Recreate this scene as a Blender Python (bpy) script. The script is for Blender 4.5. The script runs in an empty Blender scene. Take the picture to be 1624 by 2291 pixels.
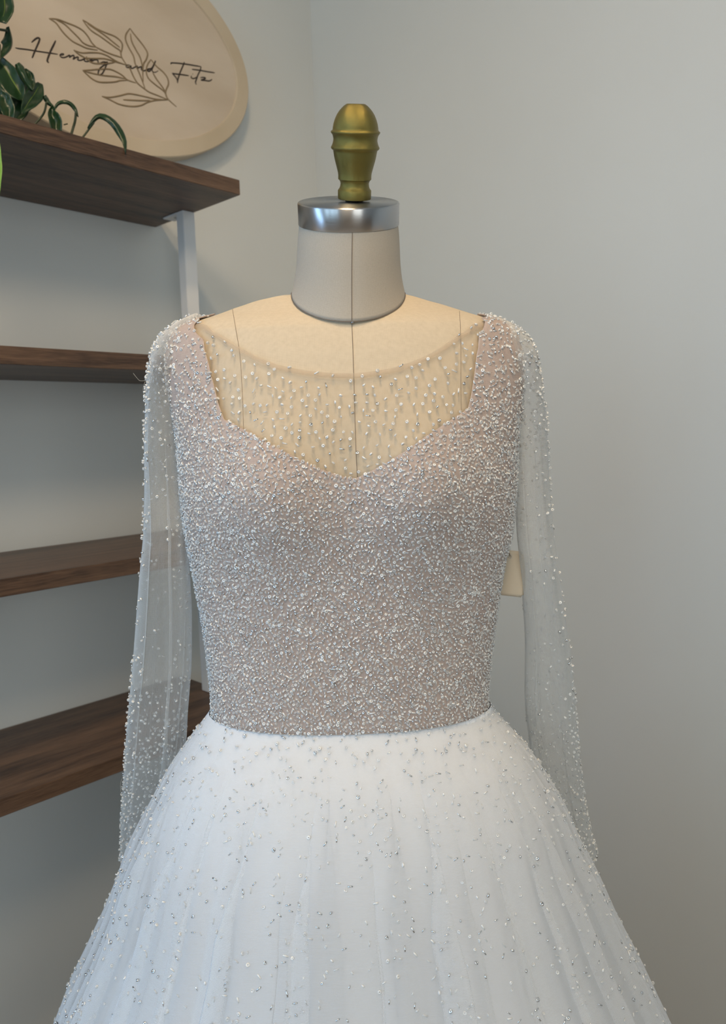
import bpy, math, random
import numpy as np
from mathutils import Vector
from mathutils.bvhtree import BVHTree

rnd = random.Random(7)
rng = np.random.default_rng(11)
SC = bpy.context.scene
COL = SC.collection

# ------------------------------------------------------------------ camera
F = 1687.0; CX = 812.0; CY = 1145.5; CAMZ = 1.35
_dn = np.array([482., -15905., -1687.]); Zc = -_dn/np.linalg.norm(_dn)
_fw = np.array([0., 0., -1.]); Yc = _fw - Zc*_fw.dot(Zc); Yc /= np.linalg.norm(Yc)
Xc = np.cross(Yc, Zc)
MC = np.array([Xc, Yc, Zc])                  # camera frame -> heading frame (x right, y ahead, z up)
AZ = math.radians(43.2187)                   # the left wall runs at this angle to the heading
ca, sa = math.cos(AZ), math.sin(AZ)
RM = np.array([[ca, -sa, 0], [sa, ca, 0], [0, 0, 1.]])   # heading frame -> room frame
cam = bpy.data.cameras.new('camera'); camo = bpy.data.objects.new('camera', cam)
COL.objects.link(camo); SC.camera = camo
RW = RM @ MC
import mathutils
m4 = mathutils.Matrix([[*RW[0], 0], [*RW[1], 0], [*RW[2], CAMZ], [0, 0, 0, 1]])
camo.matrix_world = m4
cam.sensor_fit = 'VERTICAL'; cam.sensor_height = 36.0; cam.lens = F/2291.0*36.0
cam.clip_start = 0.02; cam.clip_end = 60
cam.dof.use_dof = True; cam.dof.focus_distance = 0.70; cam.dof.aperture_fstop = 9.0

# ------------------------------------------------------------------ exposure, world, lights
vs = SC.view_settings
vs.view_transform = 'Standard'; vs.look = 'None'; vs.gamma = 1.0; vs.use_curve_mapping = False
vs.exposure = -0.08
SC.cycles.transparent_max_bounces = 40
SC.cycles.max_bounces = 8
W = bpy.data.worlds.new('world'); SC.world = W; W.use_nodes = True
W.node_tree.nodes['Background'].inputs[0].default_value = (0.62, 0.78, 1.0, 1)
W.node_tree.nodes['Background'].inputs[1].default_value = 0.6


def area(name, loc, target, sx, sy, power, col, shape='RECTANGLE', spread=180):
    L = bpy.data.lights.new(name, 'AREA'); L.shape = shape; L.size = sx; L.size_y = sy
    L.energy = power; L.color = col; L.spread = math.radians(spread)
    o = bpy.data.objects.new(name, L); COL.objects.link(o); o.location = loc
    d = Vector(target) - Vector(loc); o.rotation_euler = d.to_track_quat('-Z', 'Y').to_euler()
    return o


WX0, WX1, WY0, WY1, CEIL = -1.365, 3.3, -3.4, 1.324, 2.75
DAY = (0.54, 0.80, 1.0); WARM = (1.0, 0.72, 0.42)
WIN = [(-1.05, 0.62), (-0.22, 0.62), (0.52, 0.5)]     # panes: x of the left edge, width
for i, (x, w) in enumerate(WIN):
    area('daylight_or_fill', (x + w/2, WY0 - 0.03, 1.62), (x + w/2, 0, 1.62), w, 1.9, 11.5*w/0.62, DAY)
area('daylight_or_fill', (WX0 - 0.03, -1.30, 1.5), (0, -1.30, 1.5), 0.9, 1.9, 38, (0.38, 0.64, 1.0))
area('left_wall_fill', (0.35, -.45, CEIL - .1), (WX0, .62, 1.25), .55, .55, 4.6, (1.0, .76, .5), 'DISK', 90)  # added warm fill aimed at the left wall, not a known fixture
area('overhead_fill', (1.0, -1.0, CEIL - .03), (1.0, -1.0, 0), .9, .9, 4, (1.0, .86, .68))  # invented overhead source that lifts the general fill in the room
area('daylight_or_fill', (WX1 + 0.03, -1.45, 1.55), (0, -1.2, 1.4), 1.5, 1.9, 35, (0.96, 0.97, 0.90))  # added soft fill from the right to brighten the wall between the shelves
LAMPS = [(-0.16, 0.14, 11.5)]
for x, y, p in LAMPS:
    area('ceiling_lamp_light', (x, y, CEIL - 0.03), (x, y, 0), 0.16, 0.16, p, WARM, 'DISK')


# ------------------------------------------------------------------ pixel helpers (survey of the photograph)
def ray(px, py):
    return MC @ np.array([px - CX, -(py - CY), -F])


def ony(px, py, y):                      # heading frame, point on the plane y
    r = ray(px, py); return r*(y/r[1])


def onz(px, py, z):                      # room frame, point at height z above the lens
    r = RM @ ray(px, py); return r*(z/r[2])


def onx(px, py, x):                      # room frame, point on the plane x
    r = RM @ ray(px, py); return r*(x/r[0])


# ------------------------------------------------------------------ materials
def mat(name, col=(.5, .5, .5), rough=.6, metal=0., **kw):
    m = bpy.data.materials.new(name); m.use_nodes = True
    b = m.node_tree.nodes['Principled BSDF']
    b.inputs['Base Color'].default_value = (*col, 1); b.inputs['Roughness'].default_value = rough
    b.inputs['Metallic'].default_value = metal
    for k, v in kw.items():
        b.inputs[k.replace('_', ' ')].default_value = v
    return m


def nd(m, t, **kw):
    n = m.node_tree.nodes.new(t)
    for k, v in kw.items(): setattr(n, k, v)
    return n


def ln(m, a, b): m.node_tree.links.new(a, b)


def noise_col(m, c1, c2, scale, vec_scale=(1, 1, 1), detail=4, dist=0., lo=.3, hi=.7, bump=0., bdist=.001):
    tc = nd(m, 'ShaderNodeTexCoord'); mp = nd(m, 'ShaderNodeMapping'); mp.inputs['Scale'].default_value = vec_scale
    n = nd(m, 'ShaderNodeTexNoise'); n.inputs['Scale'].default_value = scale; n.inputs['Detail'].default_value = detail
    n.inputs['Distortion'].default_value = dist
    r = nd(m, 'ShaderNodeValToRGB'); r.color_ramp.elements[0].position = lo; r.color_ramp.elements[1].position = hi
    r.color_ramp.elements[0].color = (*c1, 1); r.color_ramp.elements[1].color = (*c2, 1)
    b = m.node_tree.nodes['Principled BSDF']
    ln(m, tc.outputs['Object'], mp.inputs[0]); ln(m, mp.outputs[0], n.inputs['Vector']); ln(m, n.outputs[0], r.inputs[0])
    ln(m, r.outputs[0], b.inputs['Base Color'])
    if bump:
        bp = nd(m, 'ShaderNodeBump'); bp.inputs['Strength'].default_value = bump; bp.inputs['Distance'].default_value = bdist
        ln(m, n.outputs[0], bp.inputs['Height']); ln(m, bp.outputs[0], b.inputs['Normal'])
    return m


M_wall = noise_col(mat('wall_paint', rough=.55), (.600, .615, .600), (.620, .635, .62), 3, bump=0)
_b = M_wall.node_tree.nodes['Principled BSDF']
_n = nd(M_wall, 'ShaderNodeTexNoise'); _n.inputs['Scale'].default_value = 260
_bp = nd(M_wall, 'ShaderNodeBump'); _bp.inputs['Strength'].default_value = .08; _bp.inputs['Distance'].default_value = .001
ln(M_wall, _n.outputs[0], _bp.inputs['Height']); ln(M_wall, _bp.outputs[0], _b.inputs['Normal'])
M_ceil = mat('ceiling_paint', (.72, .70, .66), .8)
M_floor = noise_col(mat('floor_wood', rough=.45), (.16, .10, .06), (.26, .17, .10), 6, (8, 1, 1))
M_frame = mat('window_frame_paint', (.7, .7, .7), .4)


def wood():
    m = mat('walnut_laminate', rough=.42)
    b = m.node_tree.nodes['Principled BSDF']
    tc = nd(m, 'ShaderNodeTexCoord'); mp = nd(m, 'ShaderNodeMapping'); mp.inputs['Scale'].default_value = (26, 1.6, 30)
    n1 = nd(m, 'ShaderNodeTexNoise'); n1.inputs['Scale'].default_value = 1.3; n1.inputs['Detail'].default_value = 8; n1.inputs['Distortion'].default_value = .6
    mp2 = nd(m, 'ShaderNodeMapping'); mp2.inputs['Scale'].default_value = (210, 20, 300)
    n2 = nd(m, 'ShaderNodeTexNoise'); n2.inputs['Scale'].default_value = 1.6; n2.inputs['Detail'].default_value = 3
    ln(m, tc.outputs['Object'], mp.inputs[0]); ln(m, mp.outputs[0], n1.inputs['Vector'])
    ln(m, tc.outputs['Object'], mp2.inputs[0]); ln(m, mp2.outputs[0], n2.inputs['Vector'])
    mx = nd(m, 'ShaderNodeMath', operation='MULTIPLY_ADD'); mx.inputs[1].default_value = .55
    ln(m, n2.outputs[0], mx.inputs[0]); ln(m, n1.outputs[0], mx.inputs[2])
    r = nd(m, 'ShaderNodeValToRGB'); e = r.color_ramp.elements
    e[0].position = .58; e[0].color = (.036, .0185, .0105, 1); e[1].position = 1.0; e[1].color = (.150, .088, .052, 1)
    x = e.new(.76); x.color = (.088, .049, .028, 1)
    ln(m, mx.outputs[0], r.inputs[0]); ln(m, r.outputs[0], b.inputs['Base Color'])
    bp = nd(m, 'ShaderNodeBump'); bp.inputs['Strength'].default_value = .35; bp.inputs['Distance'].default_value = .0006
    ln(m, n2.outputs[0], bp.inputs['Height']); ln(m, bp.outputs[0], b.inputs['Normal'])
    return m


M_wood = wood()
M_white = mat('white_powder_coat', (.66, .68, .70), .45)
M_screw = mat('screw_steel', (.5, .5, .5), .3, 1.)
M_sign = noise_col(mat('sign_birch_paint', rough=.5), (.50, .41, .31), (.58, .49, .39), 5, (1, 1, 3))
M_sign_side = noise_col(mat('sign_rim_wood', rough=.5), (.49, .40, .28), (.56, .47, .35), 7)
M_ink = mat('dark_brown_ink', (.022, .012, .007), .6)
M_gold_ink = noise_col(mat('bronze_line', rough=.5), (.17, .12, .06), (.24, .17, .09), 60)


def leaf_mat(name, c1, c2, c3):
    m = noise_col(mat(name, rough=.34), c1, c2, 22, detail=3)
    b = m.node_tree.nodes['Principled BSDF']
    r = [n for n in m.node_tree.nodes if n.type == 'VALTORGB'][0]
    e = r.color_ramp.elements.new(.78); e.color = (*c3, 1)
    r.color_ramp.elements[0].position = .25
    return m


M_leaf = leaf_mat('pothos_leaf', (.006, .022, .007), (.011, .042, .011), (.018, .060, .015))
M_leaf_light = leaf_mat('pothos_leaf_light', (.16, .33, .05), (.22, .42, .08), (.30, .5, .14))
M_vein = mat('leaf_variegation', (.14, .22, .04), .4)
M_stem = mat('vine_stem', (.035, .045, .018), .5)
M_pot = mat('grey_pot_ceramic', (.30, .28, .27), .5)


def weave(name, col, col2, scale, rough=.85, bump=.4, bd=.0004, sheen=0.):
    m = mat(name, col, rough)
    b = m.node_tree.nodes['Principled BSDF']
    tc = nd(m, 'ShaderNodeTexCoord')
    outs = []
    for d, dist in (('X', 1.2), ('Z', 1.2)):
        w = nd(m, 'ShaderNodeTexWave', wave_type='BANDS', bands_direction=d)
        w.inputs['Scale'].default_value = scale; w.inputs['Distortion'].default_value = dist
        w.inputs['Detail'].default_value = 2; w.inputs['Detail Scale'].default_value = .4
        ln(m, tc.outputs['Object'], w.inputs['Vector']); outs.append(w.outputs['Fac'])
    mu = nd(m, 'ShaderNodeMath', operation='MULTIPLY'); ln(m, outs[0], mu.inputs[0]); ln(m, outs[1], mu.inputs[1])
    n = nd(m, 'ShaderNodeTexNoise'); n.inputs['Scale'].default_value = 90; n.inputs['Detail'].default_value = 6
    ad = nd(m, 'ShaderNodeMath', operation='ADD'); ln(m, mu.outputs[0], ad.inputs[0]); ln(m, n.outputs[0], ad.inputs[1])
    r = nd(m, 'ShaderNodeValToRGB'); r.color_ramp.elements[0].position = .3; r.color_ramp.elements[1].position = 1.3
    r.color_ramp.elements[0].color = (*col, 1); r.color_ramp.elements[1].color = (*col2, 1)
    ln(m, ad.outputs[0], r.inputs[0]); ln(m, r.outputs[0], b.inputs['Base Color'])
    bp = nd(m, 'ShaderNodeBump'); bp.inputs['Strength'].default_value = bump; bp.inputs['Distance'].default_value = bd
    ln(m, ad.outputs[0], bp.inputs['Height']); ln(m, bp.outputs[0], b.inputs['Normal'])
    b.inputs['Sheen Weight'].default_value = sheen
    return m


M_linen = weave('form_linen', (.51, .42, .30), (.62, .52, .385), 620, bump=.25)
M_neck = weave('neck_linen', (.41, .36, .295), (.49, .435, .36), 620, bump=.25)
M_thread = mat('seam_thread', (.17, .13, .10), .8)
M_steel = mat('brushed_steel', (.44, .44, .445), .2, 1., Anisotropic=.85, Anisotropic_Rotation=.25)
_tg = nd(M_steel, 'ShaderNodeTangent', direction_type='RADIAL', axis='Z'); ln(M_steel, _tg.outputs[0], M_steel.node_tree.nodes['Principled BSDF'].inputs['Tangent'])
_tc = nd(M_steel, 'ShaderNodeTexCoord'); _mp = nd(M_steel, 'ShaderNodeMapping'); _mp.inputs['Scale'].default_value = (30, 30, 1500)
_n = nd(M_steel, 'ShaderNodeTexNoise'); _n.inputs['Scale'].default_value = 1; _n.inputs['Detail'].default_value = 4
_mr = nd(M_steel, 'ShaderNodeMapRange'); _mr.inputs['To Min'].default_value = .24; _mr.inputs['To Max'].default_value = .36
ln(M_steel, _tc.outputs['Object'], _mp.inputs[0]); ln(M_steel, _mp.outputs[0], _n.inputs['Vector'])
ln(M_steel, _n.outputs[0], _mr.inputs[0]); ln(M_steel, _mr.outputs[0], M_steel.node_tree.nodes['Principled BSDF'].inputs['Roughness'])
M_brass = mat('gold_paint', (.20, .162, .042), .33, .8)
_n = nd(M_brass, 'ShaderNodeTexNoise'); _n.inputs['Scale'].default_value = 900; _n.inputs['Detail'].default_value = 3
_v = nd(M_brass, 'ShaderNodeTexNoise'); _v.inputs['Scale'].default_value = 60; _v.inputs['Detail'].default_value = 3
_a = nd(M_brass, 'ShaderNodeMath', operation='MULTIPLY'); ln(M_brass, _n.outputs[0], _a.inputs[0]); ln(M_brass, _v.outputs[0], _a.inputs[1])
_bp = nd(M_brass, 'ShaderNodeBump'); _bp.inputs['Strength'].default_value = .35; _bp.inputs['Distance'].default_value = .0009
ln(M_brass, _a.outputs[0], _bp.inputs['Height']); ln(M_brass, _bp.outputs[0], M_brass.node_tree.nodes['Principled BSDF'].inputs['Normal'])
M_black = mat('black_rubber', (.012, .012, .012), .5)
M_pin = mat('pin_head_steel', (.35, .35, .36), .15, 1.)
M_card = mat('tag_card', (.62, .54, .42), .75)
M_cord = mat('tag_cord', (.6, .57, .5), .8)
M_bodice = weave('blush_lining', (.39, .305, .265), (.50, .405, .36), 360, bump=.5)
M_side = M_bodice
M_satin = mat('white_satin', (.83, .845, .87), .55, Sheen_Weight=.2)


def net(name, col, alpha, trans=.35, cell=0, contrast=.5, edge=1.0):
    """fine tulle: coverage grows where the net is seen edge-on, as real net does"""
    m = bpy.data.materials.new(name); m.use_nodes = True
    nt = m.node_tree; nt.nodes.clear()
    out = nd(m, 'ShaderNodeOutputMaterial'); tr = nd(m, 'ShaderNodeBsdfTransparent')
    df = nd(m, 'ShaderNodeBsdfDiffuse'); tl = nd(m, 'ShaderNodeBsdfTranslucent')
    df.inputs[0].default_value = (*col, 1); tl.inputs[0].default_value = (*col, 1)
    mx = nd(m, 'ShaderNodeMixShader'); mx.inputs[0].default_value = trans
    ln(m, df.outputs[0], mx.inputs[1]); ln(m, tl.outputs[0], mx.inputs[2])
    ge = nd(m, 'ShaderNodeNewGeometry')
    dt = nd(m, 'ShaderNodeVectorMath', operation='DOT_PRODUCT')
    ln(m, ge.outputs['Normal'], dt.inputs[0]); ln(m, ge.outputs['Incoming'], dt.inputs[1])
    ab = nd(m, 'ShaderNodeMath', operation='ABSOLUTE'); ln(m, dt.outputs['Value'], ab.inputs[0])
    mn = nd(m, 'ShaderNodeMath', operation='MAXIMUM'); ln(m, ab.outputs[0], mn.inputs[0]); mn.inputs[1].default_value = .14
    dv = nd(m, 'ShaderNodeMath', operation='DIVIDE'); dv.inputs[0].default_value = edge; ln(m, mn.outputs[0], dv.inputs[1])
    pw = nd(m, 'ShaderNodeMath', operation='POWER'); pw.inputs[0].default_value = 1 - alpha; ln(m, dv.outputs[0], pw.inputs[1])
    sb = nd(m, 'ShaderNodeMath', operation='SUBTRACT'); sb.inputs[0].default_value = 1.0; ln(m, pw.outputs[0], sb.inputs[1])
    fac = sb.outputs[0]
    if cell:
        tc = nd(m, 'ShaderNodeTexCoord'); vo = nd(m, 'ShaderNodeTexVoronoi', feature='DISTANCE_TO_EDGE')
        vo.voronoi_dimensions = '2D'
        vo.inputs['Scale'].default_value = cell; vo.inputs['Randomness'].default_value = .25
        ln(m, tc.outputs['UV'], vo.inputs['Vector'])
        mr = nd(m, 'ShaderNodeMapRange'); mr.inputs['From Min'].default_value = .0; mr.inputs['From Max'].default_value = .35
        mr.inputs['To Min'].default_value = 1 + contrast; mr.inputs['To Max'].default_value = 1 - contrast
        ln(m, vo.outputs['Distance'], mr.inputs[0])
        ml = nd(m, 'ShaderNodeMath', operation='MULTIPLY'); ln(m, fac, ml.inputs[0]); ln(m, mr.outputs[0], ml.inputs[1])
        ml.use_clamp = True; fac = ml.outputs[0]
    fm = nd(m, 'ShaderNodeMixShader'); ln(m, fac, fm.inputs[0]); ln(m, tr.outputs[0], fm.inputs[1]); ln(m, mx.outputs[0], fm.inputs[2])
    ln(m, fm.outputs[0], out.inputs[0])
    return m


M_sleeve = net('sleeve_tulle', (.82, .82, .80), .235, cell=900, contrast=.55)
M_yoke = net('illusion_tulle', (.74, .66, .55), .13)
M_binding = net('yoke_binding_tulle', (.56, .47, .37), .34)
M_tulle = net('skirt_tulle', (.86, .87, .88), .26, cell=900, contrast=.4)
M_tulle_in = net('inner_tulle', (.86, .87, .88), .38)
M_piping = mat('nude_piping', (.50, .41, .35), .7)
M_bodnet = mat('bodice_seam', (.24, .18, .15), .8)


def bead_mat(name, col, rough, clear, metal=0.):
    m = mat(name, col, rough, metal, IOR=1.6)
    if clear > 0:
        nt = m.node_tree; b = nt.nodes['Principled BSDF']; out = nt.nodes['Material Output']
        tr = nd(m, 'ShaderNodeBsdfTransparent'); mx = nd(m, 'ShaderNodeMixShader')
        lw = nd(m, 'ShaderNodeLayerWeight'); lw.inputs[0].default_value = .35
        mr = nd(m, 'ShaderNodeMapRange'); mr.inputs['To Min'].default_value = 1 - clear; mr.inputs['To Max'].default_value = 1.
        ln(m, lw.outputs['Facing'], mr.inputs[0]); ln(m, mr.outputs[0], mx.inputs[0])
        ln(m, tr.outputs[0], mx.inputs[1]); ln(m, b.outputs[0], mx.inputs[2]); ln(m, mx.outputs[0], out.inputs[0])
    return m


B_clear = bead_mat('glass_bead', (.90, .91, .90), .10, .60, .30)
B_pearl = bead_mat('frosted_bead', (.90, .90, .88), .14, .15, .15)
B_silver = bead_mat('silver_lined_bead', (.75, .75, .75), .10, 0., 1.)
BMATS = [B_clear, B_pearl, B_silver]


# ------------------------------------------------------------------ object helpers
def tag(o, label=None, cat=None, group=None, kind=None):
    if label: o['label'] = label
    if cat: o['category'] = cat
    if group: o['group'] = group
    if kind: o['kind'] = kind
    return o


def empty(name, loc, rz=0.):
    o = bpy.data.objects.new(name, None); COL.objects.link(o); o.location = loc; o.rotation_euler = (0, 0, rz)
    o.empty_display_size = .05
    return o


def mobj(name, verts, faces, m, parent=None, smooth=True, uv=None):
    me = bpy.data.meshes.new(name)
    me.from_pydata([tuple(map(float, v)) for v in verts], [], [tuple(map(int, f)) for f in faces])
    for x in (m if isinstance(m, (list, tuple)) else [m]): me.materials.append(x)
    if smooth: me.polygons.foreach_set('use_smooth', [True]*len(me.polygons))
    if uv is not None:
        ul = me.uv_layers.new(name='UVMap'); li = np.empty(len(me.loops), dtype=np.int32); me.loops.foreach_get('vertex_index', li)
        ul.data.foreach_set('uv', np.asarray(uv, dtype=np.float32)[li].ravel())
    me.update()
    o = bpy.data.objects.new(name, me); COL.objects.link(o)
    if parent is not None: o.parent = parent
    return o


def boxm(lo, hi, bev=0.):
    import bmesh
    bm = bmesh.new(); bmesh.ops.create_cube(bm, size=1)
    lo = np.array(lo); hi = np.array(hi)
    for v in bm.verts: v.co = Vector((lo + hi)/2 + np.array(v.co)*(hi - lo))
    if bev: bmesh.ops.bevel(bm, geom=bm.edges[:], offset=bev, segments=2, affect='EDGES')
    vs_ = [tuple(v.co) for v in bm.verts]; fs = [[v.index for v in f.verts] for f in bm.faces]
    bm.free(); return vs_, fs


def box(name, lo, hi, m, parent=None, bev=0., off=(0, 0, 0)):
    off = np.array(off, float)
    v, f = boxm(np.array(lo) - off, np.array(hi) - off, bev)
    return mobj(name, v, f, m, parent, smooth=False)


def grid(P, closed_u=False):
    """P: rows x cols x 3 -> verts, quads"""
    R, C = P.shape[:2]; f = []
    cc = C if closed_u else C - 1
    for i in range(R - 1):
        for j in range(cc):
            k = (j + 1) % C
            f.append((i*C + j, i*C + k, (i + 1)*C + k, (i + 1)*C + j))
    return P.reshape(-1, 3), f


def tube(pts, r, n=8, caps=True, flat=1.0, nrm=None):
    pts = np.asarray(pts, float); N = len(pts)
    rr = np.full(N, r) if np.isscalar(r) else np.asarray(r, float)
    T = np.gradient(pts, axis=0); T /= np.linalg.norm(T, axis=1)[:, None] + 1e-12
    ref = np.array(nrm if nrm is not None else (0, 0, 1.)) if nrm is None or np.ndim(nrm) == 1 else None
    P = np.zeros((N, n, 3))
    up = None
    for i in range(N):
        if nrm is not None:
            a = (ref if ref is not None else nrm[i]).astype(float)
        else:
            a = up if up is not None else (np.array([1., 0, 0]) if abs(T[i][2]) > .8 else np.array([0, 0, 1.]))
        a = a - T[i]*a.dot(T[i]); a /= np.linalg.norm(a) + 1e-12; up = a
        b = np.cross(T[i], a)
        for j in range(n):
            t = 2*math.pi*j/n
            P[i, j] = pts[i] + rr[i]*(a*math.cos(t)*flat + b*math.sin(t))
    v, f = grid(P, True)
    f = [tuple(reversed(q)) for q in f]
    if caps:
        f.append(tuple(range(n))); f.append(tuple(reversed(range((N - 1)*n, N*n))))
    return v, f


def join(parts):
    V = []; Fc = []; o = 0
    for v, f in parts:
        V.extend([tuple(x) for x in v]); Fc.extend([tuple(i + o for i in q) for q in f]); o += len(v)
    return V, Fc


def smooth_pts(pts, n=6, closed=False):
    """Catmull-Rom through the given points"""
    P = np.asarray(pts, float); N = len(P); out = []
    if N < 3:
        t = np.linspace(0, 1, n + 1)[:, None]; return P[0]*(1 - t) + P[-1]*t
    g = (lambda i: P[i % N]) if closed else (lambda i: P[min(max(i, 0), N - 1)])
    for i in range(N if closed else N - 1):
        a, b, c, d = g(i - 1), g(i), g(i + 1), g(i + 2)
        for k in range(n):
            t = k/n
            out.append(.5*((2*b) + (c - a)*t + (2*a - 5*b + 4*c - d)*t*t + (3*b - a - 3*c + d)*t**3))
    if not closed: out.append(P[-1])
    return np.array(out)


def lathe(profile, n=48):
    """profile: list of (radius, height)"""
    P = np.array([[[r*math.cos(2*math.pi*j/n), r*math.sin(2*math.pi*j/n), h] for j in range(n)] for r, h in profile])
    v, f = grid(P, True)
    R = len(profile)
    if profile[0][0] > 1e-6: f.append(tuple(reversed(range(n))))
    if profile[-1][0] > 1e-6: f.append(tuple(range((R - 1)*n, R*n)))
    return v, f


def auto_smooth(o, ang=35):
    me = o.data; me.polygons.foreach_set('use_smooth', [True]*len(me.polygons))
    me.set_sharp_from_angle(angle=math.radians(ang))


# ================================================================== THE ROOM
def struct(o): o['kind'] = 'structure'; return o


T = .12
struct(box('floor', (WX0 - T, WY0 - T, -.1), (WX1 + T, WY1 + T, 0), M_floor))
struct(box('ceiling', (WX0 - T, WY0 - T, CEIL), (WX1 + T, WY1 + T, CEIL + .1), M_ceil))
ly0, ly1, lz0, lz1 = -1.78, -.82, .52, 2.48
struct(mobj('wall_left', *join([boxm((WX0 - T, ly1, 0), (WX0, WY1 + T, CEIL)), boxm((WX0 - T, WY0 - T, 0), (WX0, ly0, CEIL)),
                               boxm((WX0 - T, ly0, 0), (WX0, ly1, lz0)), boxm((WX0 - T, ly0, lz1), (WX0, ly1, CEIL))]), M_wall, smooth=False))
struct(mobj('window_2', *join([boxm((WX0 - .02, ly0, lz0), (WX0 + .03, ly0 + .04, lz1)), boxm((WX0 - .02, ly1 - .04, lz0), (WX0 + .03, ly1, lz1)),
                              boxm((WX0 - .02, ly0, lz0), (WX0 + .03, ly1, lz0 + .04)), boxm((WX0 - .02, (ly0 + ly1)/2 - .02, lz0), (WX0 + .02, (ly0 + ly1)/2 + .02, lz1))]), M_frame, smooth=False))
struct(box('wall_back', (WX0, WY1, 0), (WX1, WY1 + T, CEIL), M_wall))
ry0, ry1, rz0, rz1 = -2.25, -.65, .56, 2.54
struct(mobj('wall_right', *join([boxm((WX1, ry1, 0), (WX1 + T, WY1 + T, CEIL)), boxm((WX1, WY0, 0), (WX1 + T, ry0, CEIL)),
                                boxm((WX1, ry0, 0), (WX1 + T, ry1, rz0)), boxm((WX1, ry0, rz1), (WX1 + T, ry1, CEIL))]), M_wall, smooth=False))
struct(mobj('added_window', *join([boxm((WX1 - .03, ry0, rz0), (WX1 + .02, ry0 + .04, rz1)), boxm((WX1 - .03, ry1 - .04, rz0), (WX1 + .02, ry1, rz1)),  # unseen window frame, made up to go with the right-hand fill
                              boxm((WX1 - .03, ry0, rz0), (WX1 + .02, ry1, rz0 + .04)), boxm((WX1 - .02, -1.47, rz0), (WX1 + .02, -1.43, rz1))]), M_frame, smooth=False))
# front wall with the window opening
wx0, wx1, wz0, wz1 = -1.09, 1.06, .66, 2.58
parts = [boxm((WX0, WY0 - T, 0), (WX1, WY0, wz0)), boxm((WX0, WY0 - T, wz1), (WX1, WY0, CEIL)),
         boxm((WX0, WY0 - T, wz0), (wx0, WY0, wz1)), boxm((wx1, WY0 - T, wz0), (WX1, WY0, wz1))]
struct(mobj('wall_front', *join(parts), M_wall, smooth=False))
fr = []
for x, w in WIN:
    fr.append(boxm((x - .04, WY0 - .02, wz0), (x, WY0 + .03, wz1)))
    fr.append(boxm((x + w, WY0 - .02, wz0), (x + w + .04, WY0 + .03, wz1)))
fr.append(boxm((wx0, WY0 - .02, wz0), (wx1, WY0 + .04, wz0 + .05)))
struct(mobj('window_1', *join(fr), M_frame, smooth=False))
struct(box('baseboard_back', (WX0 + .001, WY1 - .014, 0.001), (WX1 - .001, WY1 - .0005, .10), M_frame, bev=.003))
struct(box('baseboard_left', (WX0 + .0005, WY0 + .05, 0.001), (WX0 + .014, WY1 - .016, .10), M_frame, bev=.003))

# ================================================================== SHELVING
Z0 = CAMZ
XF = -1.088                                  # front edges of the boards
YE = .868                                    # right end of the boards
unit = empty('shelving_unit', (WX0 + .14, .2, 0))
tag(unit, 'wall shelving of four dark walnut boards on white metal uprights, left of the gown', 'shelving')
UL = np.array([WX0 + .14, .2, 0])
tops = [.446, .1342, -.1905, -.5055]
TH = .0255
for i, zt in enumerate(tops):
    sh = box('shelf', (WX0 + .003, -.45, Z0 + zt - TH), (XF, YE, Z0 + zt), M_wood, unit, bev=.0008, off=UL)
pc = onz(408.5, 469, tops[0] - TH); pb = onz(430, 473, tops[0] - TH); pa = onz(391, 476, tops[0] - TH); pt = onz(365, 486, tops[0] - TH)
PX1 = pc[0]; PY0 = pc[1]; PY1 = YE - .001; PX0 = PX1 - .022
for k, yy in enumerate((PY0, -.38)):
    for i in range(4):
        zt = Z0 + tops[i] - TH - .0003
        zb = Z0 + tops[i + 1] + .0003 if i < 3 else .0005
        box('upright_post', (PX0, yy, zb), (PX1, yy + (PY1 - PY0), zt), M_white, unit, bev=.001, off=UL)
        br = box('bracket', (PX0 - .045, yy, zt - .003), (PX0 + .001, yy + (PY1 - PY0), zt), M_white, unit, bev=.0008, off=UL)
        v, f = lathe([(.0038, 0), (.0038, -.0012), (.002, -.0022), (.0008, -.0012)], 14)
        s = mobj('screw', v + np.array([PX0 - .020, yy + (PY1 - PY0)/2, zt - .0029]) - UL, f, M_screw, br)

# ================================================================== OVAL SIGN
SY, SZ, SA, SB = .7630, .7376, .3263, .2043      # centre and half axes, found from the visible rim
SX = -1.320
sign = empty('oval_sign', (WX0, SY, Z0 + SZ))
tag(sign, 'large pale oval wooden sign with dark script and bronze leaf sprig on left wall', 'sign')
SL = np.array([WX0, SY, SZ])                    # parts are in the sign's own frame


def oval(a, b, x, n=128):
    return [[x, a*math.cos(2*math.pi*k/n), b*math.sin(2*math.pi*k/n)] for k in range(n)]


fx = SX - WX0
RIMW = .030
rings = [oval(SA - .03, SB - .03, .003), oval(SA - .0015, SB - .0015, .003), oval(SA, SB, .0045), oval(SA, SB, fx - .002), oval(SA - .002, SB - .002, fx),
         oval(SA - RIMW, SB - RIMW, fx), oval(SA - RIMW - .001, SB - RIMW - .001, fx - .001), oval(SA - RIMW - .002, SB - RIMW - .002, fx - .0035)]
v, f = grid(np.array(rings), True)
o = mobj('rim', v, [tuple(reversed(q)) for q in f], M_sign_side, sign); auto_smooth(o, 40)
pan = np.array([oval((SA - RIMW - .002)*s, (SB - RIMW - .002)*s, fx - .0035) for s in (1, .5, .02)])
v, f = grid(pan, True); f = [tuple(reversed(q)) for q in f]; f.append(tuple(reversed(range(2*128, 3*128))))
mobj('panel', v, f, M_sign, sign, smooth=False)
PXX = SX - .0032                                # the plane the writing lies on


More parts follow.
